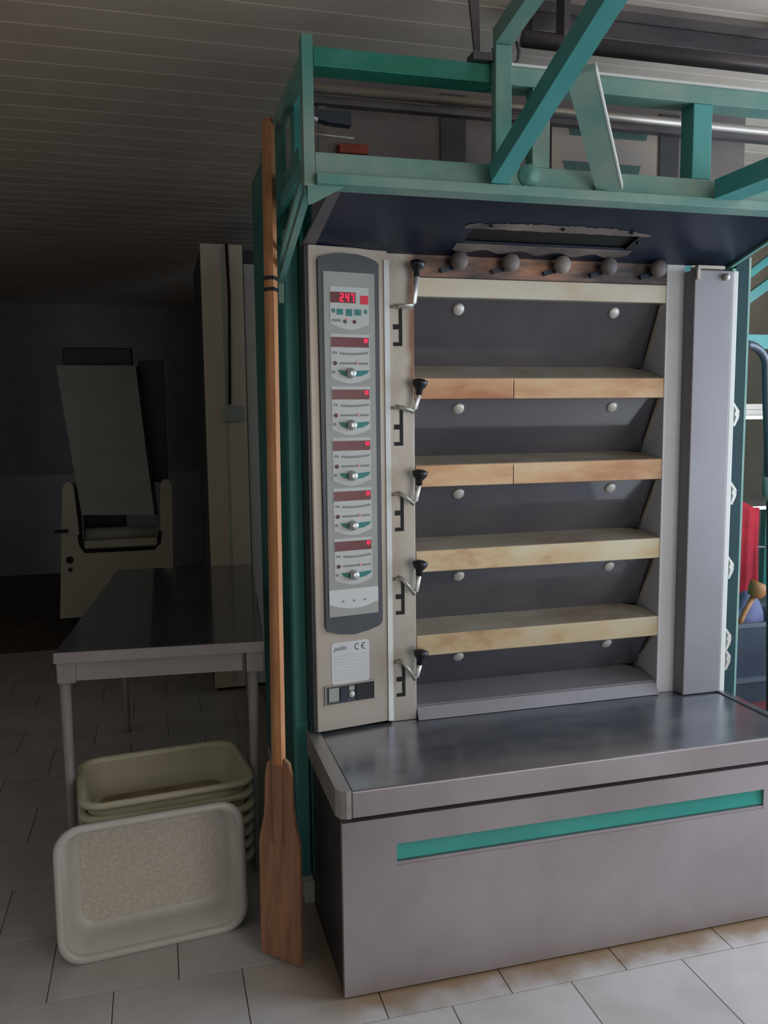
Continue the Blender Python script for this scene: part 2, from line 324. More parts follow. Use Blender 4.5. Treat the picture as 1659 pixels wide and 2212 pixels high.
# decks : rails, sills, doors
zs = [(2.061, 1.998), (1.742, 1.674), (1.4605, 1.389), (1.1785, 1.107), (.8937, .823)]
obj('top_rail', box(X0+.001, X1-.001, .0, .05, zs[0][1], zs[0][0]-.002, .002), 'rail_top', oven, 'pale straight rail above the first door')
obj('top_band', box(X0+.001, X1-.001, .004, .05, zs[0][0], 2.135), 'band', oven, 'rust and soot stained band under the hood')
for i in range(1, 5):
    zt, zb = zs[i]
    if i < 3:      # these two rails are made of two lengths
        xm = X0+.345
        obj('deck_rail', box(X0+.001, xm-.001, .0, .03, zb, zt, .002), 'rail_heat', oven)
        obj('deck_rail', box(xm+.001, X1-.001, .0, .03, zb, zt, .002), 'rail_heat', oven)
    else: obj('deck_rail', box(X0+.001, X1-.001, .0, .03, zb, zt, .002), 'rail_pale', oven)
def sill(zt, rise, name='deck_sill', m='sill', y0=.002):
    # sloping ledge with a rounded right-hand corner
    pts = [(X0+.001, y0), (X1-.002, y0)]
    for k in range(7):
        a = PI/2*k/6; pts.append((X1-.10+.098*math.cos(a), y0+.035+.098*math.sin(a)))
    pts.append((X0+.001, y0+.133))
    bm = nb(); top = []; bot = []
    for (x, yy) in pts:
        z = zt+rise*(yy-y0)/.133; top.append(bm.verts.new((x, yy, z))); bot.append(bm.verts.new((x, yy, z-.012)))
    bm.faces.new(top); bm.faces.new(bot[::-1])
    for k in range(len(top)): bm.faces.new((top[k], bot[k], bot[(k+1) % len(top)], top[(k+1) % len(top)]))
    return obj(name, bm, m, oven)
for i in range(1, 5): sill(zs[i][0]+.0005, .045 if i == 1 else .024)
sill(S+.045, .03, 'deck_sill', 'steel_cover', .012)
obj('sill_front', hexa(nb(), [(X0+.002, -.02, S+.002), (X1-.002, -.02, S+.002), (X1-.002, .03, S+.002), (X0+.002, .03, S+.002), (X0+.002, .004, S+.04), (X1-.002, .004, S+.04), (X1-.002, .03, S+.04), (X0+.002, .03, S+.04)]), 'steel_cover', oven)
tops = [zs[k][1] for k in range(5)]; bots = [zs[k+1][0]+(.045 if k == 0 else .024) for k in range(4)]+[S+.078]
for k in range(5):
    zt, zb = tops[k]+.004, bots[k]-.002
    yt, yb = .036, .136
    d = obj('door_pane', hexa(nb(), [(X0+.003, yb, zb), (X1-.004, yb, zb), (X1-.004, yb+.008, zb), (X0+.003, yb+.008, zb), (X0+.003, yt, zt), (X1-.004, yt, zt), (X1-.004, yt+.008, zt), (X0+.003, yt+.008, zt)]), 'glass', oven)
    nrm = Vector((0, -(zt-zb), -(yb-yt))).normalized()
    for xb in (.52, 1.092):
        zz = tops[k]-.030; f = (zt-zz)/(zt-zb); yy = yt+(yb-yt)*f
        bm = lathe(nb(), [(0, -.002), (.0195, -.002), (.0205, .003), (.016, .007), (0, .008)], (xb, yy, zz), nrm); obj('door_bolt', bm, 'bolt', d, smooth=True)
    # bright edge trim that leans with the pane on the right cheek
    bm = bar(nb(), (X1-.003, yt-.012, zt-.008), (X1-.003, yb-.022, zb+.03), .004, .010, (1, 0, 0)); obj('door_trim', bm, 'sill', d)
# burner knobs under the hood
for x in (.494, .67, .852, 1.023, 1.212):
    kb = obj('burner_knob', lathe(nb(), [(0, 0), (.012, 0), (.012, .018), (.026, .022), (.030, .034), (.027, .046), (.015, .053), (0, .054)], (x, .004, 2.108), (0, -1, 0)), 'ash', oven, smooth=True)
    bm = bar(nb(), (x-.012, -.006, 2.092), (x-.055, -.006, 2.080), .010, .014); obj('knob_lever', bm, 'soot', kb)
# sooty hood sheet rising towards the front, with its ragged vent slot
def hz(y): return 2.128-.265*y
def hexs(x0, x1, y0, y1, t=.006, dz=0.):
    return [(x0, y0, hz(y0)+dz), (x1, y0, hz(y0)+dz), (x1, y1, hz(y1)+dz), (x0, y1, hz(y1)+dz), (x0, y0, hz(y0)+t+dz), (x1, y0, hz(y0)+t+dz), (x1, y1, hz(y1)+t+dz), (x0, y1, hz(y1)+t+dz)]
bm = nb(); VX0, VX1, VY0, VY1 = .484, 1.045, -.090, -.184
hexa(bm, hexs(.03, 1.50, VY0, .0)); hexa(bm, hexs(.03, 1.50, -.47, VY1)); hexa(bm, hexs(.03, VX0, VY1, VY0)); hexa(bm, hexs(VX1, 1.50, VY1, VY0))
hood = obj('hood_sheet', bm, 'soot', oven, 'soot blackened sloping hood sheet')
obj('vent_shade_plate', hexa(nb(), hexs(VX0-.03, VX1+.03, VY1-.03, VY0+.04, .004, .012)), 'dark', hood)  # black plate stands for the shade inside the slot
bm = nb()
N_ = 60; top = []; rng = random.Random(3)
for k in range(N_+1):        # burnt-off rim around the slot: a ragged thin plate following the slope
    f = k/N_; x = VX0-.03+f*(VX1-VX0+.06); top.append((x, VY1-.012-.028*math.sin(PI*min(1, max(0, f*1.05)))**.4+rng.uniform(-.006, .004), VY1+.004*rng.random()))
for a, b in zip(top, top[1:]):
    x0, ya, yb_ = a; x1, yc, yd = b
    v = [bm.verts.new((p, q, hz(q)-.0015)) for p, q in ((x0, ya), (x1, yc), (x1, yd), (x0, yb_))]; bm.faces.new(v)
obj('vent_rim', bm, 'ash', hood)
bm = nb()
for k in range(N_):
    f0, f1 = k/N_, (k+1)/N_
    xa = VX0-.02+f0*(VX1-VX0+.05); xb = VX0-.02+f1*(VX1-VX0+.05)
    v = [bm.verts.new((p, q, hz(q)-.0015)) for p, q in ((xa, VY0), (xb, VY0), (xb, VY0+.05+.012*math.sin(k*.5)), (xa, VY0+.05+.012*math.sin((k-1)*.5)))]; bm.faces.new(v)
obj('vent_rim', bm, 'ash', hood)
for x in (.53, .765, 1.0):
    obj('vent_screw', lathe(nb(), [(0, 0), (.007, 0), (.006, .005), (0, .006)], (x, VY1-.022, hz(VY1-.022)-.001), (0, -.25, -1)), 'dark', hood)
obj('vent_screw', lathe(nb(), [(0, 0), (.007, 0), (.006, .005), (0, .006)], (1.062, -.14, hz(-.14)-.001), (0, -.25, -1)), 'dark', hood)
obj('hood_flange', hexa(nb(), [(-.012, .0, hz(0)-.002), (.028, .0, hz(0)-.002), (.05, -.46, hz(-.46)-.002), (.022, -.46, hz(-.46)-.002), (-.012, .0, hz(0)+.006), (.028, .0, hz(0)+.006), (.05, -.46, hz(-.46)+.006), (.022, -.46, hz(-.46)+.006)]), 'fascia', oven)
obj('hood_edge', bar(nb(), (1.508, .02, hz(.02)), (1.508, -.46, hz(-.46)), .014, .018), 'teal_dusty', oven)
# fascia above the hood with the maker plate
obj('fascia', box(.02, 1.52, -.05, -.03, 2.17, 2.62), 'fascia', oven, 'dusty grey brown fascia above the hood')
obj('fascia_strip', box(.424, .507, -.056, -.05, 2.22, 2.60), 'cabinet_dark', oven)
obj('fascia_strip', box(1.19, 1.262, -.054, -.05, 2.22, 2.60), 'cabinet_dark', oven)
sp = obj('sign_plate', box(.797, 1.176, -.058, -.051, 2.385, 2.535), 'plate', oven, 'faded cream plate with two green bars')
for (a0, a1, b0, b1, z0, z1) in ((.855, 1.14, .862, 1.135, 2.532, 2.508), (.835, 1.118, .848, 1.108, 2.428, 2.398)):
    obj('plate_bar', prism(nb(), [(a0, z0), (a1, z0), (b1, z1), (b0, z1)], (0, -.0582, 0), (1, 0, 0), (0, 0, 1), (0, -.001, 0)), 'plate_green', sp)
# base unit: shelf, end cap, front panel with recessed teal grip
SX1 = 1.478; SF = -.4785
bm = box(.017, SX1, SF+.0045, .0, S-.03, S, .004)
obj('shelf_lip', box(.017, SX1, SF, SF+.018, .532, S-.0008, .003), 'steel_panel', oven)
bx(bm, .10, 1.4, SF+.02, SF+.03, .533, S-.03)
obj('shelf', bm, 'steel_top', oven, 'glossy worn steel landing shelf')
bm = nb()
prism(bm, [(-.024, SF+.03), (-.014, SF+.006), (.002, SF), (.0155, SF), (.0155, -.0), (-.024, -.0)], (0, 0, .532), (1, 0, 0), (0, 1, 0), (0, 0, S+.003-.532))
obj('shelf_end_cap', bm, 'steel', oven)
obj('shelf_end_cap', box(SX1+.001, SX1+.03, SF, -.0, .532, S+.006, .004), 'steel_top', oven)
BF = -.4705; gx0, gx1, gz0, gz1 = .144, 1.350, .374, .437
bp_ = nb()
for (a, b, c_, d_) in ((-.011, gx0, .006, .517), (gx1, 1.50, .006, .517), (gx0, gx1, gz1, .517), (gx0, gx1, .006, gz0)): bx(bp_, a, b, BF, BF+.022, c_, d_)
bmesh.ops.remove_doubles(bp_, verts=bp_.verts, dist=.0001)
fp = obj('base_panel', bp_, 'steel_panel', oven, 'plain satin steel front panel of the base')
obj('grip_recess', hexa(nb(), [(gx0-.003, BF+.006, gz0+.014), (gx1+.003, BF+.006, gz0+.014), (gx1+.003, BF+.02, gz0), (gx0-.003, BF+.02, gz0), (gx0-.003, BF+.016, gz1+.003), (gx1+.003, BF+.016, gz1+.003), (gx1+.003, BF+.021, gz1+.003), (gx0-.003, BF+.021, gz1+.003)]), 'teal_strip', fp, 'long bright teal recessed grip')
obj('grip_lip', box(gx0, gx1, BF+.001, BF+.014, gz0+.0005, gz0+.010), 'steel_panel', fp)
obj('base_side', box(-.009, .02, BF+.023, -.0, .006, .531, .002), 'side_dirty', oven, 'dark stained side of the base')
obj('base_core', box(.02, 1.49, BF+.024, .21, .01, .531), 'dark', oven)
# green post with spring latches on the right of the oven
post = obj('side_post', box(1.526, 1.578, -.02, .05, .0, 2.16, .003), 'post_teal', oven, 'dark teal square post at the right side')
obj('post_edge', box(1.579, 1.588, -.02, .04, .0, 2.16), 'teal_dusty', post)
obj('post_edge', box(1.511, 1.5255, -.022, .03, .0, 2.12), 'teal_dusty', post)
for z in (1.615, 1.335, 1.065, .80, .725):
    la = obj('latch', prism(nb(), [(0, .04), (.022, .012), (.024, .002), (.017, 0), (.024, -.002), (.020, -.018), (.006, -.044), (.0, -.040), (.010, -.012), (.004, .0), (.010, .012), (-.004, .034)], (1.520, -.042, z), (1, 0, 0), (0, 0, 1), (0, .018, 0)), 'bolt', post)

# door levers with black knobs, over black plates painting the shade of the pillar's E-shaped slots
lev = [(1.94, .352, 2.087, 1.962), (1.624, .357, 1.721, 1.633), (1.346, .355, 1.433, 1.338), (1.069, .353, 1.139, 1.043), (.79, .354, .842, .757)]
for zt, kx, kz, zb in lev:
    bm = box(.301, .312, -.0012, .004, zt-.098, zt+.022); bx(bm, .282, .3012, -.0012, .004, zt-.046, zt-.030); bx(bm, .282, .3012, -.0012, .004, zt-.098, zt-.086)
    obj('lever_slot_shade', bm, 'dark', pl)
    L_ = obj('door_lever', tube(nb(), [(.296, .0, zt+.026), (.300, -.028, zt+.024), (.336, -.036, zb), (.342, -.036, zb+.012), (kx-.002, -.040, kz-.03)], .0075, 10), 'chrome', oven, smooth=True)
    kn = obj('lever_knob', lathe(nb(), [(0, -.034), (.010, -.034), (.011, -.018), (.021, -.006), (.0255, .004), (.024, .012), (.010, .017), (0, .0175)], (kx, -.040, kz), (.12, 0, 1), 18), 'black_rubber', L_, smooth=True)
    obj('lever_stop', tube(nb(), [(.268, -.010, zt+.022), (.300, -.012, zt+.026)], .004, 8), 'steel_warm', L_, smooth=True)

# control column: slightly turned steel box, its front runs from (xa,ya) to (xb,yb)
pa = Vector((.003, -.0527, 0)); pb = Vector((.2622, -.012, 0)); CX = (pb-pa).normalized(); CN = Vector((CX.y, -CX.x, 0)); CZ_ = Vector((0, 0, 1)); CW = (pb-pa).length
z0c, z1c = .6185, 2.135
def cp(a, z, n=0.): return pa+CX*a+CZ_*z+CN*n
def slab(a0, a1, zz0, zz1, n0, n1):
    return hexa(nb(), [cp(a0, zz0, n1), cp(a1, zz0, n1), cp(a1, zz0, n0), cp(a0, zz0, n0), cp(a0, zz1, n1), cp(a1, zz1, n1), cp(a1, zz1, n0), cp(a0, zz1, n0)])
def cprism(outline, n0, n1): return prism(nb(), outline, cp(0, 0, n0), CX, CZ_, CN*(n1-n0))
bm = nb()
v0 = [(.003, -.0527), (.2622, -.012), (.2622, .06), (.003, .06)]
hexa(bm, [(x, y_, z0c) for x, y_ in v0]+[(x, y_, z1c) for x, y_ in v0])
bmesh.ops.bevel(bm, geom=list(bm.edges), offset=.003, segments=2, affect='EDGES')
cc = obj('control_column', bm, 'steel_pale', oven, 'narrow steel column with the digital controls')
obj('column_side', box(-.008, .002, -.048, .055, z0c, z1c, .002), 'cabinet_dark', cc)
obj('column_edge', slab(CW-.014, CW+.004, z0c, z1c-.03, .001, .004), 'white_strip', cc)
# bezel with arched top
ba0, ba1, bz0, bz1 = .028, .228, .942, 2.100
arch = [(ba0+.004, bz0+.016), (ba0+.014, bz0+.002), (ba0+.05, bz0-.008), ((ba0+ba1)/2, bz0-.014), (ba1-.05, bz0-.006), (ba1-.010, bz0+.006), (ba1, bz0+.02), (ba1, bz1-.012), (ba1-.010, bz1-.002), (ba1-.04, bz1+.008), ((ba0+ba1)/2+.03, bz1+.014), ((ba0+ba1)/2-.03, bz1+.015), (ba0+.04, bz1+.010), (ba0+.010, bz1+.002), (ba0, bz1-.008)]
obj('bezel', cprism(arch, .0, .010), 'bezel', cc)
pa0, pa1 = .044, .212; pz0, pz1 = .992, 2.058
obj('membrane', slab(pa0, pa1, pz0, pz1, .010, .012), 'panel_grey', cc)
sec = []
# z of the six sections, fitted from top to bottom
def lens_plate(a0, a1, zt, zb, sag):
    out = [(a0, zt), (a1, zt), (a1, zb+sag)]
    for k in range(1, 8): f = k/8; out.append((a1+(a0-a1)*f, zb+sag-sag*math.sin(PI*f)))
    out.append((a0, zb+sag)); return out
a0, a1 = .066, .190
ZT = [2.014, 1.873, 1.714, 1.556, 1.399, 1.241]
for k, zt in enumerate(ZT):
    hh = .128 if k == 0 else .150
    obj('section_plate', cprism(lens_plate(a0-.002, a1+.002, zt, zt-hh, .018), .012, .0128), 'panel_light', cc)
    if k == 0:
        obj('display', slab(a0, a0+.082, zt-.048, zt-.016, .0128, .0140), 'disp', cc)
        obj('display', slab(a1-.026, a1, zt-.050, zt-.024, .0128, .0140), 'led_dim', cc)
        segs = {'2': 'abged', '4': 'fgbc', '7': 'abc'}
        for q, ch in enumerate('247'):
            ox = a0+.030+.0175*q; oz = zt-.0445; W_, H_, t_ = .012, .025, .0038; bm = nb()
            P = dict(a=(0, W_, H_-t_, H_), g=(0, W_, H_/2-t_/2, H_/2+t_/2), d=(0, W_, 0, t_), f=(0, t_, H_/2, H_), b=(W_-t_, W_, H_/2, H_), e=(0, t_, 0, H_/2), c=(W_-t_, W_, 0, H_/2))
            for s_ in segs[ch]:
                x0_, x1_, y0_, y1_ = P[s_]; q8 = [cp(ox+x0_, oz+y0_, .0150), cp(ox+x1_, oz+y0_, .0150), cp(ox+x1_, oz+y0_, .0138), cp(ox+x0_, oz+y0_, .0138), cp(ox+x0_, oz+y1_, .0150), cp(ox+x1_, oz+y1_, .0150), cp(ox+x1_, oz+y1_, .0138), cp(ox+x0_, oz+y1_, .0138)]
                hexa(bm, q8)
            obj('digit', bm, 'led', cc)
        for aa, ww, hh2 in ((.075, .010, .012), (.096, .020, .018), (.126, .020, .021), (.155, .022, .018), (.181, .009, .012)):
            obj('button', slab(aa-ww/2, aa+ww/2, zt-.066-hh2, zt-.066, .0128, .0138), 'teal_print', cc)
        for aa, m_ in ((.113, 'button_brown'), (.144, 'button_red')):
            obj('button', lathe(nb(), [(0, 0), (.006, 0), (.005, .003), (0, .0035)], cp(aa, zt-.104, .0128), CN, 12), m_, cc)
        obj('print_line', slab(.070, .098, zt-.105, zt-.097, .0128, .0132), 'print', cc)
        obj('pilot_lamp', slab(.113, .123, zt-.099, zt-.093, .0128, .0134), 'led_pink', cc)
    else:
        obj('display', slab(a0, a1, zt-.040, zt-.010, .0128, .0140), 'disp', cc)
        ox, oz = a1-.016, zt-.030
        bm = slab(ox, ox+.012, oz+.013, oz+.0165, .0138, .0150)
        for (x0_, x1_, y0_, y1_) in ((0, .012, .005, .0085), (0, .0035, .005, .0165), (.0085, .012, .005, .0165)):
            b3 = slab(ox+x0_, ox+x1_, oz+y0_, oz+y1_, .0138, .0150); me_ = bpy.data.meshes.new('t'); b3.to_mesh(me_); b3.free(); bm.from_mesh(me_); bpy.data.meshes.remove(me_)
        obj('digit', bm, 'led', cc)
        bm = nb()
        for q in range(15):
            aa = .070+.008*q; dz = .004*math.sin(PI*q/14)
            if q in (2,): continue
            hexa(bm, [cp(aa, zt-.060-dz, .0133), cp(aa+.006, zt-.060-dz, .0133), cp(aa+.006, zt-.060-dz, .0128), cp(aa, zt-.060-dz, .0128), cp(aa, zt-.053-dz, .0133), cp(aa+.006, zt-.053-dz, .0133), cp(aa+.006, zt-.053-dz, .0128), cp(aa, zt-.053-dz, .0128)])
        obj('print_line', bm, 'print', cc)
        obj('button', lathe(nb(), [(0, 0), (.0065, 0), (.0055, .003), (0, .0035)], cp(.078, zt-.089, .0128), CN, 12), 'button_red', cc)
        obj('print_line', slab(.092, .187, zt-.092, zt-.086, .0128, .0132), 'print', cc)
        obj('pilot_lamp', lathe(nb(), [(0, 0), (.005, 0), (.004, .002), (0, .0022)], cp(.151, zt-.087, .0128), CN, 10), 'led_pink', cc)
        obj('knob_scale', cprism([(.086, zt-.109), (.118, zt-.112), (.118, zt-.128), (.108, zt-.128), (.092, zt-.120)], .0128, .0136), 'teal_print', cc)
        obj('knob_scale', cprism([(.140, zt-.112), (.190, zt-.109), (.184, zt-.119), (.165, zt-.127), (.140, zt-.130)], .0128, .0136), 'teal_print', cc)
        obj('button', slab(.068, .077, zt-.120, zt-.112, .0128, .0136), 'print', cc)
        obj('selector_knob', lathe(nb(), [(0, 0), (.0165, 0), (.0155, .010), (.013, .017), (.006, .019), (0, .019)], cp(.128, zt-.119, .0128), CN, 16), 'knob', cc, smooth=True)
obj('section_plate', cprism(lens_plate(pa0, pa1, 1.078, 1.014, .018), .012, .0128), 'white_label', cc)
for aa in (.090, .128, .165): obj('print_mark', slab(aa-.004, aa+.004, 1.036, 1.042, .0128, .0132), 'print', cc)
# rating sticker with CE mark
zl0, zl1, al0, al1 = .768, .905, .052, .182
out = [((al0+al1)/2+x, (zl0+zl1)/2+y_) for x, y_ in rrect((al1-al0)/2, (zl1-zl0)/2, .010, 4)]
st = obj('rating_sticker', cprism(out, .0, .0012), 'white_label', cc, 'white rating sticker with CE mark')
def arc(cx, cz, R, a0_, a1_, t_):
    bm = nb(); n = 10; prev = None
    for k in range(n+1):
        a = math.radians(a0_+(a1_-a0_)*k/n)
        cur = [bm.verts.new(cp(cx+rr*math.cos(a), cz+rr*math.sin(a), .0015)) for rr in (R-t_, R)]
        if prev: bm.faces.new((prev[0], prev[1], cur[1], cur[0]))
        prev = cur
    return bm
bm = arc(.142, .885, .011, 70, 290, .003)
b3 = arc(.165, .885, .011, 70, 290, .003); me_ = bpy.data.meshes.new('t'); b3.to_mesh(me_); b3.free(); bm.from_mesh(me_); bpy.data.meshes.remove(me_)
bm.faces.new([bm.verts.new(cp(a, z, .0015)) for a, z in ((.155, .8835), (.164, .8835), (.164, .8865), (.155, .8865))])
obj('ce_mark', bm, 'print_dark', st)
obj('sticker_text', text_bm('polin', .021, cp(.060, .879, .0013), CX, CZ_, .0006, .35), 'print_dark', st)
bm = nb()
rng = random.Random(5)
for r_ in range(9):
    zz = .862-.0100*r_; a = .060
    while a < .172:
        l_ = rng.uniform(.008, .022); e = min(a+l_, .174)
        bm.faces.new([bm.verts.new(cp(p, q, .00135)) for p, q in ((a, zz-.0035), (e, zz-.0035), (e, zz), (a, zz))]); a = e+rng.uniform(.003, .008)
M['print_faint'] = mat('faint_print', srgb(186, 187, 188), None, .6)
obj('sticker_text', bm, 'print_faint', st)
# socket box under the sticker
sk = obj('switch_recess', slab(.030, .196, .706, .764, -.0, .002), 'bezel', cc, 'recessed switch plate with a small white button')
bm = slab(.026, .200, .764, .768, 0, .006)
for q in ((.026, .200, .702, .706), (.026, .030, .706, .764), (.196, .200, .706, .764)):
    b3 = slab(*q, 0, .006); me_ = bpy.data.meshes.new('t'); b3.to_mesh(me_); b3.free(); bm.from_mesh(me_); bpy.data.meshes.remove(me_)
obj('recess_frame', bm, 'steel_pale', sk)
obj('switch', slab(.040, .075, .714, .758, .002, .005), 'panel_grey', sk); obj('switch', slab(.078, .104, .712, .756, .002, .008), 'navy', sk); obj('switch', slab(.134, .190, .710, .760, .002, .007), 'black_rubber', sk)
obj('white_button', lathe(nb(), [(0, 0), (.011, 0), (.010, .006), (0, .008)], cp(.117, .731, .002), CN, 14), 'white_label', sk, smooth=True)
obj('switch', slab(.108, .126, .744, .758, .002, .006), 'panel_grey', sk)

# ------------------------------------------------------------------ green loader frame in front of the hood
lf = thing('loader_frame', (.75, -.48, 0), 'flour-dusted green steel loader frame hung above the oven mouth', 'frame')
FY = -.48
obj('top_beam', box(-.05, .4385, FY, FY+.07, 2.474, 2.520, .002), 'teal_old', lf); obj('top_beam', box(.4395, 1.56, FY, FY+.07, 2.474, 2.520, .002), 'teal_dusty', lf)
obj('beam_lip', box(.46, 1.56, FY-.004, FY+.02, 2.5205, 2.527), 'white_strip', lf)
obj('bottom_beam', box(-.05, 1.56, FY, FY+.05, 2.2185, 2.272, .002), 'teal_dusty', lf)
obj('beam_flange', box(-.05, 1.56, FY-.022, FY+.05, 2.192, 2.2175, .002), 'teal_dusty', lf)
obj('corner_post', bx(box(-.078, -.051, FY-.002, FY+.006, 2.19, 2.545), -.078, -.070, FY+.006, FY+.04, 2.19, 2.545), 'teal_dusty', lf)
obj('corner_gusset', prism(nb(), [(-.05, 2.192), (.02, 2.192), (-.055, 2.150), (-.07, 2.145), (-.07, 2.192)], (0, FY+.0, 0), (1, 0, 0), (0, 0, 1), (0, .01, 0)), 'teal_dusty', lf)
obj('side_rail', box(-.076, -.052, FY+.041, .40, 2.475, 2.52, .002), 'teal_dusty', lf)
obj('side_rail', box(-.076, -.058, FY+.041, .35, 2.235, 2.268, .002), 'teal', lf)
obj('side_plate', box(-.064, -.058, -.33, .36, 2.2685, 2.33), 'teal_deep', lf)
obj('side_arm', bar(nb(), (-.068, .04, 2.035), (-.068, FY+.01, 2.185), .018, .022), 'teal_dusty', lf)
obj('side_arm', bar(nb(), (-.072, .06, 2.075), (-.072, FY+.04, 2.232), .012, .018), 'teal_dusty', lf)
obj('arm_foot', box(-.076, -.058, .02, .06, 1.97, 2.06, .002), 'teal_dusty', lf)
obj('arm_hanger', box(-.057, -.008, .175, .30, 2.20, 2.27), 'teal_deep', lf)
obj('upright', box(.416, .461, FY-.03, FY-.0005, 2.218, 2.558, .002), 'teal_dusty', lf)
obj('upright', box(.534, .584, FY+.001, FY+.045, 2.2725, 2.4735, .002), 'teal_dusty', lf)
obj('upright', box(1.020, 1.080, FY+.001, FY+.06, 2.2725, 2.4735, .002), 'teal', lf)
obj('support_arm', bar(nb(), (.4385, FY-.012, 2.580), (.4385, -2.2, 2.80), .045, .044), 'teal_dusty', lf)
obj('diagonal_arm', bar(nb(), (.424, FY-.03, 2.238), (.424, -1.75, 2.655), .046, .050), 'teal', lf)
obj('diagonal_arm', bar(nb(), (1.118, FY-.024, 2.240), (1.118, -1.6, 2.235), .085, .052), 'teal', lf)
bm = bar(nb(), (.752, FY-.016, 2.226), (.500, -.800, 2.392), .064, .020, (-.62, -.78, .2)); br = obj('strut', bm, 'teal_dusty', lf)
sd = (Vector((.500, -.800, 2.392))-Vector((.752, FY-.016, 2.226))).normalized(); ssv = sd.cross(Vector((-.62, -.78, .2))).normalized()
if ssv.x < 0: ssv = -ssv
obj('strut_highlight', bar(nb(), Vector((.752, FY-.016, 2.226))+ssv*.0345, Vector((.500, -.800, 2.392))+ssv*.0345, .004, .022, (-.62, -.78, .2)), 'white_strip', br)  # white strip added as the strut's window-lit highlight
obj('frame_bolt', lathe(nb(), [(0, 0), (.030, 0), (.030, .006), (.016, .008), (.014, .014), (0, .015)], (.523, FY-.0005, 2.248), (0, -1, 0), 20), 'teal_dusty', lf, smooth=True)
obj('cross_pipe', tube(nb(), [(-.04, -.2, 2.528), (1.56, -.2, 2.520)], .0125, 12), 'steel_pale', lf, 'dusty pale pipe behind the frame', smooth=True)
obj('cross_rail', box(-.04, 1.56, -.19, -.16, 2.492, 2.512), 'dark_metal', lf)
obj('pipe_bracket', box(-.055, -.035, -.21, -.14, 2.27, 2.545), 'teal_deep', lf)
obj('pipe_bracket', box(-.03, -.022, -.21, -.20, 2.27, 2.52), 'steel_pale', lf)
obj('pipe_bracket', box(.02, .045, -.17, -.16, 2.27, 2.495), 'fascia', lf)
h_ = obj('release_handle', prism(nb(), [(-.026, 2.432), (.081, 2.432), (.083, 2.397), (.02, 2.400), (-.010, 2.408), (-.026, 2.418)], (0, -.315, 0), (1, 0, 0), (0, 0, 1), (0, .03, 0)), 'navy', lf, 'black padded release handle')
obj('handle_bracket', tube(nb(), [(-.05, -.30, 2.43), (-.04, -.32, 2.41), (-.01, -.32, 2.402)], .006, 8), 'bolt', h_, smooth=True)
obj('release_rod', tube(nb(), [(-.052, -.30, 2.374), (.092, -.30, 2.368)], .0042, 8), 'steel_pale', lf, smooth=True)
obj('orange_stop', box(.100, .190, -.078, -.0505, 2.398, 2.426, .003), 'orange', lf, 'small orange plastic stop')
obj('hanger_rod', hexa(nb(), [(.368, FY-.01, 2.535), (.382, FY-.01, 2.535), (.382, FY, 2.535), (.368, FY, 2.535), (.335, FY-.01, 2.818), (.375, FY-.01, 2.818), (.375, FY, 2.818), (.335, FY, 2.818)]), 'dark_metal', lf)
obj('hanger_foot', box(.36, .416, FY-.02, FY+.03, 2.5205, 2.54), 'dark_metal', lf)
obj('hook', tube(nb(), [(.505, -.44, 2.60), (.512, -.44, 2.575), (.508, -.44, 2.55), (.490, -.44, 2.535), (.470, -.44, 2.535)], .005, 8), 'dark_metal', lf, smooth=True)

# ------------------------------------------------------------------ ceiling rail with pipe
cr = thing('ceiling_rail', (1.4, -.2, 2.7), 'dark metal track with a pipe under the ceiling above the oven', 'rail')
obj('track', box(.66, 3.0, -.20, -.12, 2.745, 2.80, .003), 'dark_metal', cr)
obj('track_flange', box(.64, 3.0, -.26, -.10, 2.801, 2.818), 'fascia', cr)
obj('pipe', tube(nb(), [(.585, -.30, 2.672), (3.0, -.30, 2.672)], .022, 12), 'dark_metal', cr, smooth=True)
for x in (.7, 1.5, 2.4): obj('pipe_hanger', box(x, x+.02, -.325, -.275, 2.672, 2.80), 'dark_metal', cr)

# ------------------------------------------------------------------ bread peel leaning on the frame
peel = thing('bread_peel', (-.157, -.257, 0), 'long-handled wooden bread peel leaning upright against the oven side', 'peel')
p_bot = Vector((-.156, -.257, .002)); p_top = Vector((-.1005, -.030, 2.497)); PA = (p_top-p_bot).normalized()
PW = Vector((.80, -.60, 0)); PW = (PW-PA*PW.dot(PA)).normalized(); PN = PW.cross(PA).normalized()
if PN.y > 0: PN = -PN
def pp(a, l, n=0.): return p_bot+PW*a+PA*l+PN*n
bo = [(-.067, .022), (.067, -.0), (.068, .36), (.060, .395), (.051, .43), (.046, .475), (.044, .565), (.036, .60), (.020, .613), (-.020, .613), (-.036, .600), (-.044, .565), (-.047, .475), (-.052, .43), (-.062, .39), (-.068, .35)]
# the blade foot rests on the floor along its whole lower edge
bl = prism(nb(), bo, pp(0, 0, -.007), PW, PA, PN*.014)
for v in bl.verts: v.co.z = max(v.co.z, .001)
bld = obj('blade', bl, 'wood_blade', peel)
obj('blade_rib', prism(nb(), [(-.013, .36), (.013, .36), (.016, .60), (-.016, .60)], pp(0, 0, .0072), PW, PA, PN*.008), 'wood_blade', bld)
bm = nb(); sec_ = [(-.016, -.012), (-.004, -.016), (.004, -.016), (.016, -.012), (.016, .012), (.004, .016), (-.004, .016), (-.016, .012)]
rings = []
for l, s in ((.595, 1.05), (1.2, 1.0), (2.40, .98), (2.485, .9), (2.502, .55)): rings.append([pp(a*s, l, n*s+.002) for a, n in sec_])
loft(bm, rings); obj('handle', bm, 'wood_handle', peel)
for l in (1.995, 2.028): obj('band', loft(nb(), [[pp(a*1.06, ll, n*1.06+.002) for a, n in sec_] for ll in (l, l+.011)]), 'black_rubber', peel)

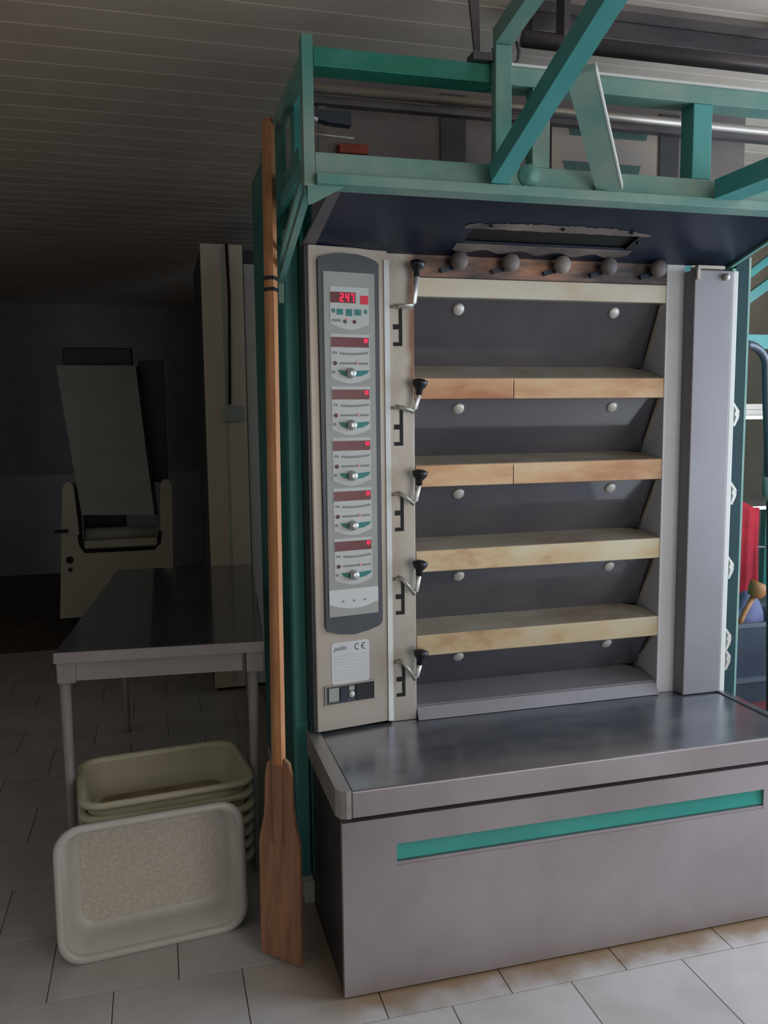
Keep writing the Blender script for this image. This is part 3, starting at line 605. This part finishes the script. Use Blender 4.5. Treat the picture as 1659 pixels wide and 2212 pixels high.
# ------------------------------------------------------------------ plastic dough bins
BW, BD, BH = .286, .208, .13     # half width, half depth, height
def bin_parts(root, mb, mf):
    n = 7
    def ring(hx, hy, r, z): return [(x, y_, z) for x, y_ in rrect(hx, hy, r, n)]
    bm = loft(nb(), [ring(.222, .148, .05, 0), ring(.236, .162, .06, .006), ring(.245, .170, .062, .020), ring(.268, .190, .068, BH-.012), ring(.262, .184, .064, BH-.012), ring(.242, .167, .06, .030), ring(.235, .160, .058, .016), ring(.224, .150, .052, .008), ring(.206, .133, .04, .005)])
    a = obj('body', bm, mb, root, local=True, smooth=True)
    bm = loft(nb(), [ring(.262, .184, .064, BH-.012), ring(.263, .185, .064, BH), ring(.270, .192, .068, BH+.004), ring(.279, .201, .073, BH+.004), ring(.285, .207, .077, BH-.001), ring(.286, .208, .078, BH-.010), ring(.284, .206, .077, BH-.017), ring(.279, .201, .073, BH-.016), ring(.268, .190, .066, BH-.012)], False, False)
    b = obj('rim', bm, mb, root, local=True, smooth=True)
    bm = loft(nb(), [ring(.214, .141, .045, .0066), ring(.208, .135, .045, .0070)], False, True)
    c_ = obj('residue', bm, mf, root, local=True)
    return (a, b, c_)
stk_c = (-.476, .318); sang = math.radians(5.5)
b0 = thing('dough_bin', (stk_c[0], stk_c[1], .27), 'yellowed plastic dough bin lying open on top of the nested stack', 'bin', 'stack of nested dough bins', sang)
bp0 = bin_parts(b0, 'bin_old', 'bin_floor_old')
for k in range(6):
    r = b0.copy(); C.objects.link(r); r.location = (stk_c[0]+random.uniform(-.004, .004), stk_c[1]+random.uniform(-.004, .004), .225-.045*k)
    r['label'] = ['second dough bin from the top, its rim showing just under the top one', 'third dough bin from the top of the nested stack', 'fourth dough bin from the top, middle of the nested stack', 'third dough bin from the floor in the nested stack', 'second dough bin from the floor in the nested stack', 'lowest dough bin of the nested stack, standing on the floor tiles'][k]
    for p in bp0[:2]:
        q = p.copy(); C.objects.link(q); q.parent = r
b1 = thing('dough_bin', (0, 0, 0), 'white plastic dough bin standing on edge with floury inside facing out', 'bin', None)
bin_parts(b1, 'bin', 'flour')
TILT = math.radians(6)
# local z (opening) points to the viewer and slightly up
az = Vector((math.sin(sang)*math.cos(TILT), -math.cos(sang)*math.cos(TILT), math.sin(TILT)))
ax = Vector((math.cos(sang), math.sin(sang), 0)); ay = az.cross(ax)
base = Vector((-.515, -.085, .0))           # middle of the rim edge on the floor
org = base+ay*.208-az*BH
b1.matrix_world = Matrix(((ax.x, ay.x, az.x, org.x), (ax.y, ay.y, az.y, org.y), (ax.z, ay.z, az.z, org.z), (0, 0, 0, 1)))

# ------------------------------------------------------------------ work table
ta = math.radians(-5.0)
tbl = thing('work_table', (-.470, .283, 0), 'long work table with polished dark top and white apron', 'table', None, ta)
TWd, TLn, TZ = .69, 1.58, .85
def tl(x0, x1, y0, y1, z0, z1, bev=0.): return box(x0, x1, y0, y1, z0, z1, bev)
obj('tabletop', tl(-TWd/2, TWd/2, .004, TLn, TZ-.030, TZ, .003), 'table_top', tbl, local=True)
obj('top_edge', tl(-TWd/2-.003, TWd/2+.003, -.008, .0035, TZ-.037, TZ+.001, .003), 'table_white', tbl, local=True)
for y0_ in (.02, TLn-.05): obj('apron', tl(-TWd/2+.062, TWd/2-.007-.067, y0_, y0_+.018, TZ-.105, TZ-.031), 'table_white', tbl, local=True)
for xx in (-TWd/2+.03, TWd/2-.045): obj('apron', tl(xx, xx+.018, .075, TLn-.06, TZ-.105, TZ-.031), 'table_white', tbl, local=True)
for xx in (-TWd/2+.021, TWd/2-.040):
    for yy in (.04, TLn-.05):
        lg = obj('leg', tube(nb(), [(xx, yy, .0), (xx, yy, .02), (xx, yy, TZ-.11)], [.016, .014, .019], 12), 'table_white', tbl, local=True, smooth=True)
        obj('leg_bracket', tl(xx-.020, xx+.040, yy-.026, yy+.034, TZ-.112, TZ-.031, .003), 'table_white', tbl, local=True)

# ------------------------------------------------------------------ dough moulder at the back
mo = thing('dough_moulder', (-.75, 3.9, 0), 'old cream dough moulding machine with a tall sloping feed board', 'machine')
ol = [(-1.16, .23), (-.38, .23), (-.36, 1.15), (-.375, 1.18), (-.40, 1.195), (-.425, 1.185), (-.44, 1.15), (-.455, .76), (-.475, .725), (-.50, .71), (-.965, .71), (-.99, .725), (-1.0, .77), (-1.025, 1.15), (-1.04, 1.185), (-1.065, 1.195), (-1.085, 1.18), (-1.10, 1.14)]
obj('front_frame', prism(nb(), ol, (0, 3.6, 0), (1, 0, 0), (0, 0, 1), (0, .05, 0)), 'cream', mo)
obj('housing', box(-1.13, -.39, 3.66, 4.25, .23, .70, .01), 'cream', mo); obj('side_wall', box(-1.09, -1.03, 3.66, 4.2, .70, 1.15, .01), 'cream', mo); obj('side_wall', box(-.44, -.38, 3.66, 4.2, .70, 1.15, .01), 'cream', mo)
obj('mouth_edge', tube(nb(), [(-1.005, 3.595, .82), (-.995, 3.595, .74), (-.97, 3.595, .70), (-.50, 3.595, .70), (-.465, 3.595, .735), (-.455, 3.595, .82)], .012, 8), 'dark', mo, smooth=True)
obj('roller', tube(nb(), [(-.97, 3.72, .80), (-.48, 3.72, .80)], .05, 14), 'belt', mo, smooth=True)
obj('tray', box(-.975, -.475, 3.60, 3.68, .715, .775, .01), 'cream', mo)
obj('feed_board', hexa(nb(), [(-.985, 3.64, .955), (-.49, 3.64, .935), (-.49, 3.66, .935), (-.985, 3.66, .955), (-1.115, 3.78, 2.005), (-.578, 3.78, 2.005), (-.578, 3.80, 2.005), (-1.115, 3.80, 2.005)]), 'belt', mo, 'tall grey green feed board')
obj('board_edge', hexa(nb(), [(-.488, 3.64, .935), (-.462, 3.64, .935), (-.462, 3.70, .935), (-.488, 3.70, .935), (-.576, 3.78, 2.0), (-.548, 3.78, 2.0), (-.548, 3.84, 2.0), (-.576, 3.84, 2.0)]), 'dark', mo)
obj('hopper_cap', box(-1.08, -.60, 3.90, 4.1, 1.98, 2.14, .01), 'cabinet_dark', mo)
obj('rear_guard', box(-.56, -.38, 3.92, 3.96, 1.15, 2.05, .005), 'cabinet_dark', mo); obj('rear_post', box(-1.0, -.7, 3.95, 4.1, .7, 1.98), 'cabinet_dark', mo)
for z, r in ((.645, .026), (.575, .015)): obj('knob', lathe(nb(), [(0, 0), (r, 0), (r*.8, .025), (0, .03)], (-1.075, 3.6, z), (0, -1, 0), 12), 'dark', mo)
obj('side_lever', box(-1.16, -1.075, 3.57, 3.599, .842, .862), 'dark', mo)
for xx in (-1.08, -.48):
    for yy in (3.72, 4.18): obj('foot', box(xx-.03, xx+.03, yy-.03, yy+.03, 0, .229), 'dark', mo)

# ------------------------------------------------------------------ cabinet behind the oven, cable and box
cb = thing('tall_cabinet', (.1, 2.8, 0), 'tall cream cabinet standing behind the oven and table', 'cabinet')
obj('front', box(-.175, .060, 2.35, 2.375, .02, 2.60, .004), 'cabinet', cb); obj('front', box(.066, .40, 2.38, 2.40, .02, 2.50, .004), 'wall', cb)
obj('carcass', box(-.172, .60, 2.402, 3.3, .02, 2.58), 'cabinet_dark', cb); obj('groove', box(-.062, -.050, 2.347, 2.3495, .05, 2.58), 'belt', cb)
obj('plinth', box(-.16, .58, 2.38, 3.3, 0, .019), 'dark', cb)
ec = thing('electric_cable', (-.03, 2.34, 1.6), 'dark cable running down the cream cabinet into a small box', 'cable')
obj('cable', tube(nb(), [(-.028, 2.340, 2.60), (-.022, 2.340, 2.3), (-.030, 2.340, 2.0), (-.038, 2.340, 1.70)], .008, 8), 'dark', ec, smooth=True)
obj('socket', box(-.085, .035, 2.325, 2.346, 1.60, 1.69, .008), 'belt', ec)

# ------------------------------------------------------------------ storage at the far right
rk = thing('storage_rack', (2.55, 1.2, 0), 'teal steel storage rack with braces to the right of the oven', 'rack')
for xx in (2.15, 2.95):
    for yy in (1.06, 1.5): obj('upright', box(xx, xx+.04, yy, yy+.04, 0, 2.05), 'teal', rk)
for z in (.045, .56, 1.12, 1.585): obj('shelf', box(2.19, 2.95, 1.05, 1.54, z, z+.018), 'steel', rk)
obj('top_rail', box(2.10, 3.0, 1.02, 1.05, 1.935, 2.005), 'teal', rk)
obj('brace', bar(nb(), (2.18, .99, 2.05), (2.75, .99, 2.42), .03, .045), 'teal_deep', rk)
obj('brace', bar(nb(), (2.18, .985, 2.16), (2.75, .985, 2.55), .03, .035), 'teal_deep', rk)
obj('rail_bar', tube(nb(), [(2.19, 1.04, .945), (2.95, 1.04, .905)], .009, 8), 'tube', rk, smooth=True)
tr = thing('trolley_handle', (2.1, .45, 0), 'bent grey tubular handle of a trolley behind the oven post', 'handle')
pts = []
for k in range(9):
    a = PI*.5+PI*.42*(-k/8); pts.append((1.942+.112*math.cos(a), .45, 1.80+.104*math.sin(a)))
pts += [(2.063, .45, 1.646), (2.089, .45, 1.344)]
obj('grip', tube(nb(), pts, .018, 12), 'tube', tr, smooth=True)
obj('sleeve', tube(nb(), [(2.089, .45, 1.344), (2.102, .45, 1.24)], .0235, 12), 'bolt', tr, smooth=True)
obj('shaft', tube(nb(), [(2.102, .45, 1.24), (2.16, .45, .0)], .019, 12), 'dark_metal', tr, smooth=True)
def cloth(name, m, label, cat, x0, x1, y, z0, z1, folds, amp, taper=.0):
    bm = nb(); nx, nz = 16, 14; g = []
    for side in (0, 1):
        gg = []
        for j in range(nz+1):
            f = j/nz; row = []
            for i in range(nx+1):
                u = i/nx; wv = (x1-x0)*(1-taper*(1-abs(f-.35)*1.2)); xx = (x0+x1)/2+(u-.5)*wv
                row.append(bm.verts.new((xx, y+side*.02+amp*math.sin(u*folds*PI+f*1.3)*(.4+f*.6), z1+(z0-z1)*f+.02*math.sin(u*5))))
            gg.append(row)
        g.append(gg)
    for side in (0, 1):
        for j in range(nz):
            for i in range(nx): bm.faces.new((g[side][j][i], g[side][j][i+1], g[side][j+1][i+1], g[side][j+1][i]))
    for j in range(nz):
        for i in (0, nx): bm.faces.new((g[0][j][i], g[0][j+1][i], g[1][j+1][i], g[1][j][i]))
    for i in range(nx):
        for j in (0, nz): bm.faces.new((g[0][j][i], g[0][j][i+1], g[1][j][i+1], g[1][j][i]))
    return tag(obj(name, bm, m, smooth=True), label, cat)
cloth('apron', 'red_cloth', 'red apron hanging from the rack beside the oven post', 'apron', 2.28, 2.47, .96, .66, 1.16, 5, .014, .12)
def lump(name, m, label, cat, c, s, seed):
    bm = nb(); bmesh.ops.create_icosphere(bm, subdivisions=3, radius=1); rg = random.Random(seed); ph = [rg.uniform(0, 6) for _ in range(6)]
    for v in bm.verts:
        d = 1+.12*math.sin(v.co.x*4+ph[0])+.10*math.sin(v.co.y*5+ph[1])+.10*math.sin(v.co.z*5+ph[2]+v.co.x*3)
        v.co = Vector((v.co.x*s[0]*d, v.co.y*s[1]*d, v.co.z*s[2]*d))+Vector(c)
    return tag(obj(name, bm, m, smooth=True), label, cat)
cr1 = thing('plastic_crate', (2.34, .77, 0), 'dark navy plastic crate standing on the floor under the others', 'crate', 'navy crates')
def crate(root, x0, x1, y0, y1, z0, z1):
    bm = nb(); t = .015
    bx(bm, x0, x1, y0, y1, z0, z0+t); bx(bm, x0, x1, y0, y0+t, z0+t, z1-.02); bx(bm, x0, x1, y1-t, y1, z0+t, z1-.02); bx(bm, x0, x0+t, y0+t, y1-t, z0+t, z1-.02); bx(bm, x1-t, x1, y0+t, y1-t, z0+t, z1-.02)
    obj('body', bm, 'navy', root)
    bm = nb(); bx(bm, x0-.012, x1+.012, y0-.012, y0+.004, z1-.02, z1); bx(bm, x0-.012, x1+.012, y1-.004, y1+.012, z1-.02, z1); bx(bm, x0-.012, x0+.004, y0+.004, y1-.004, z1-.02, z1); bx(bm, x1-.004, x1+.012, y0+.004, y1-.004, z1-.02, z1)
    obj('rim', bm, 'tube', root)
crate(cr1, 2.04, 2.64, .60, .94, .0, .40)
obj('red_mark', box(2.17, 2.25, .5985, .5998, .24, .28), 'button_red', cr1, 'faint red printed mark')
cr2 = thing('plastic_crate', (2.34, .77, .40), 'dark navy plastic crate stacked second, holding the blue bag', 'crate', 'navy crates'); crate(cr2, 2.04, 2.64, .60, .94, .40, .66)
lump('bag', 'blue_cloth', 'slumped slate blue cloth bag lying in the upper crate', 'bag', (2.225, .765, .592), (.115, .095, .150), 3)
# tan wooden scoop stuck in the bag
sc_ = thing('scoop', (2.22, .645, .72), 'small tan wooden scoop poking out above the blue bag', 'scoop')
obj('bowl', lathe(nb(), [(0, 0), (.03, .006), (.045, .04), (.048, .075), (.044, .075), (.038, .04), (0, .012)], (2.190, .645, .765), (.45, -.1, .9), 14), 'tan', sc_, smooth=True)
obj('grip', tube(nb(), [(2.190, .645, .77), (2.145, .650, .69), (2.11, .655, .60), (2.085, .66, .425)], .012, 10), 'tan', sc_, smooth=True)
for k, (x, z, wd) in enumerate(((2.30, 1.604, .30), (2.32, 1.634, .28), (2.62, 1.604, .28), (2.62, 1.634, .26))):
    t = thing('baking_tray', (x+wd/2, 1.25, z), ['shallow steel baking tray on the rack shelf, lower of the left pair', 'shallow steel baking tray resting on the left lower tray', 'shallow steel baking tray on the rack shelf, lower of the right pair', 'shallow steel baking tray resting on the right lower tray'][k], 'tray', 'baking trays on the rack')
    obj('base', box(x+.01, x+wd-.01, 1.09, 1.44, z, z+.006), 'steel', t)
    bm = nb(); bx(bm, x, x+wd, 1.08, 1.09, z, z+.028); bx(bm, x, x+wd, 1.44, 1.45, z, z+.028); bx(bm, x, x+.01, 1.09, 1.44, z, z+.028); bx(bm, x+wd-.01, x+wd, 1.09, 1.44, z, z+.028)
    obj('rim', bm, 'steel_pale', t)
rb = thing('red_box', (2.27, 1.2, 1.138), 'small red box standing on the middle rack shelf behind the post', 'box')
obj('body', box(2.22, 2.33, 1.10, 1.30, 1.4835, 1.583, .004), 'red_cloth', rb)
rb.location = (2.27, 1.2, 1.138)
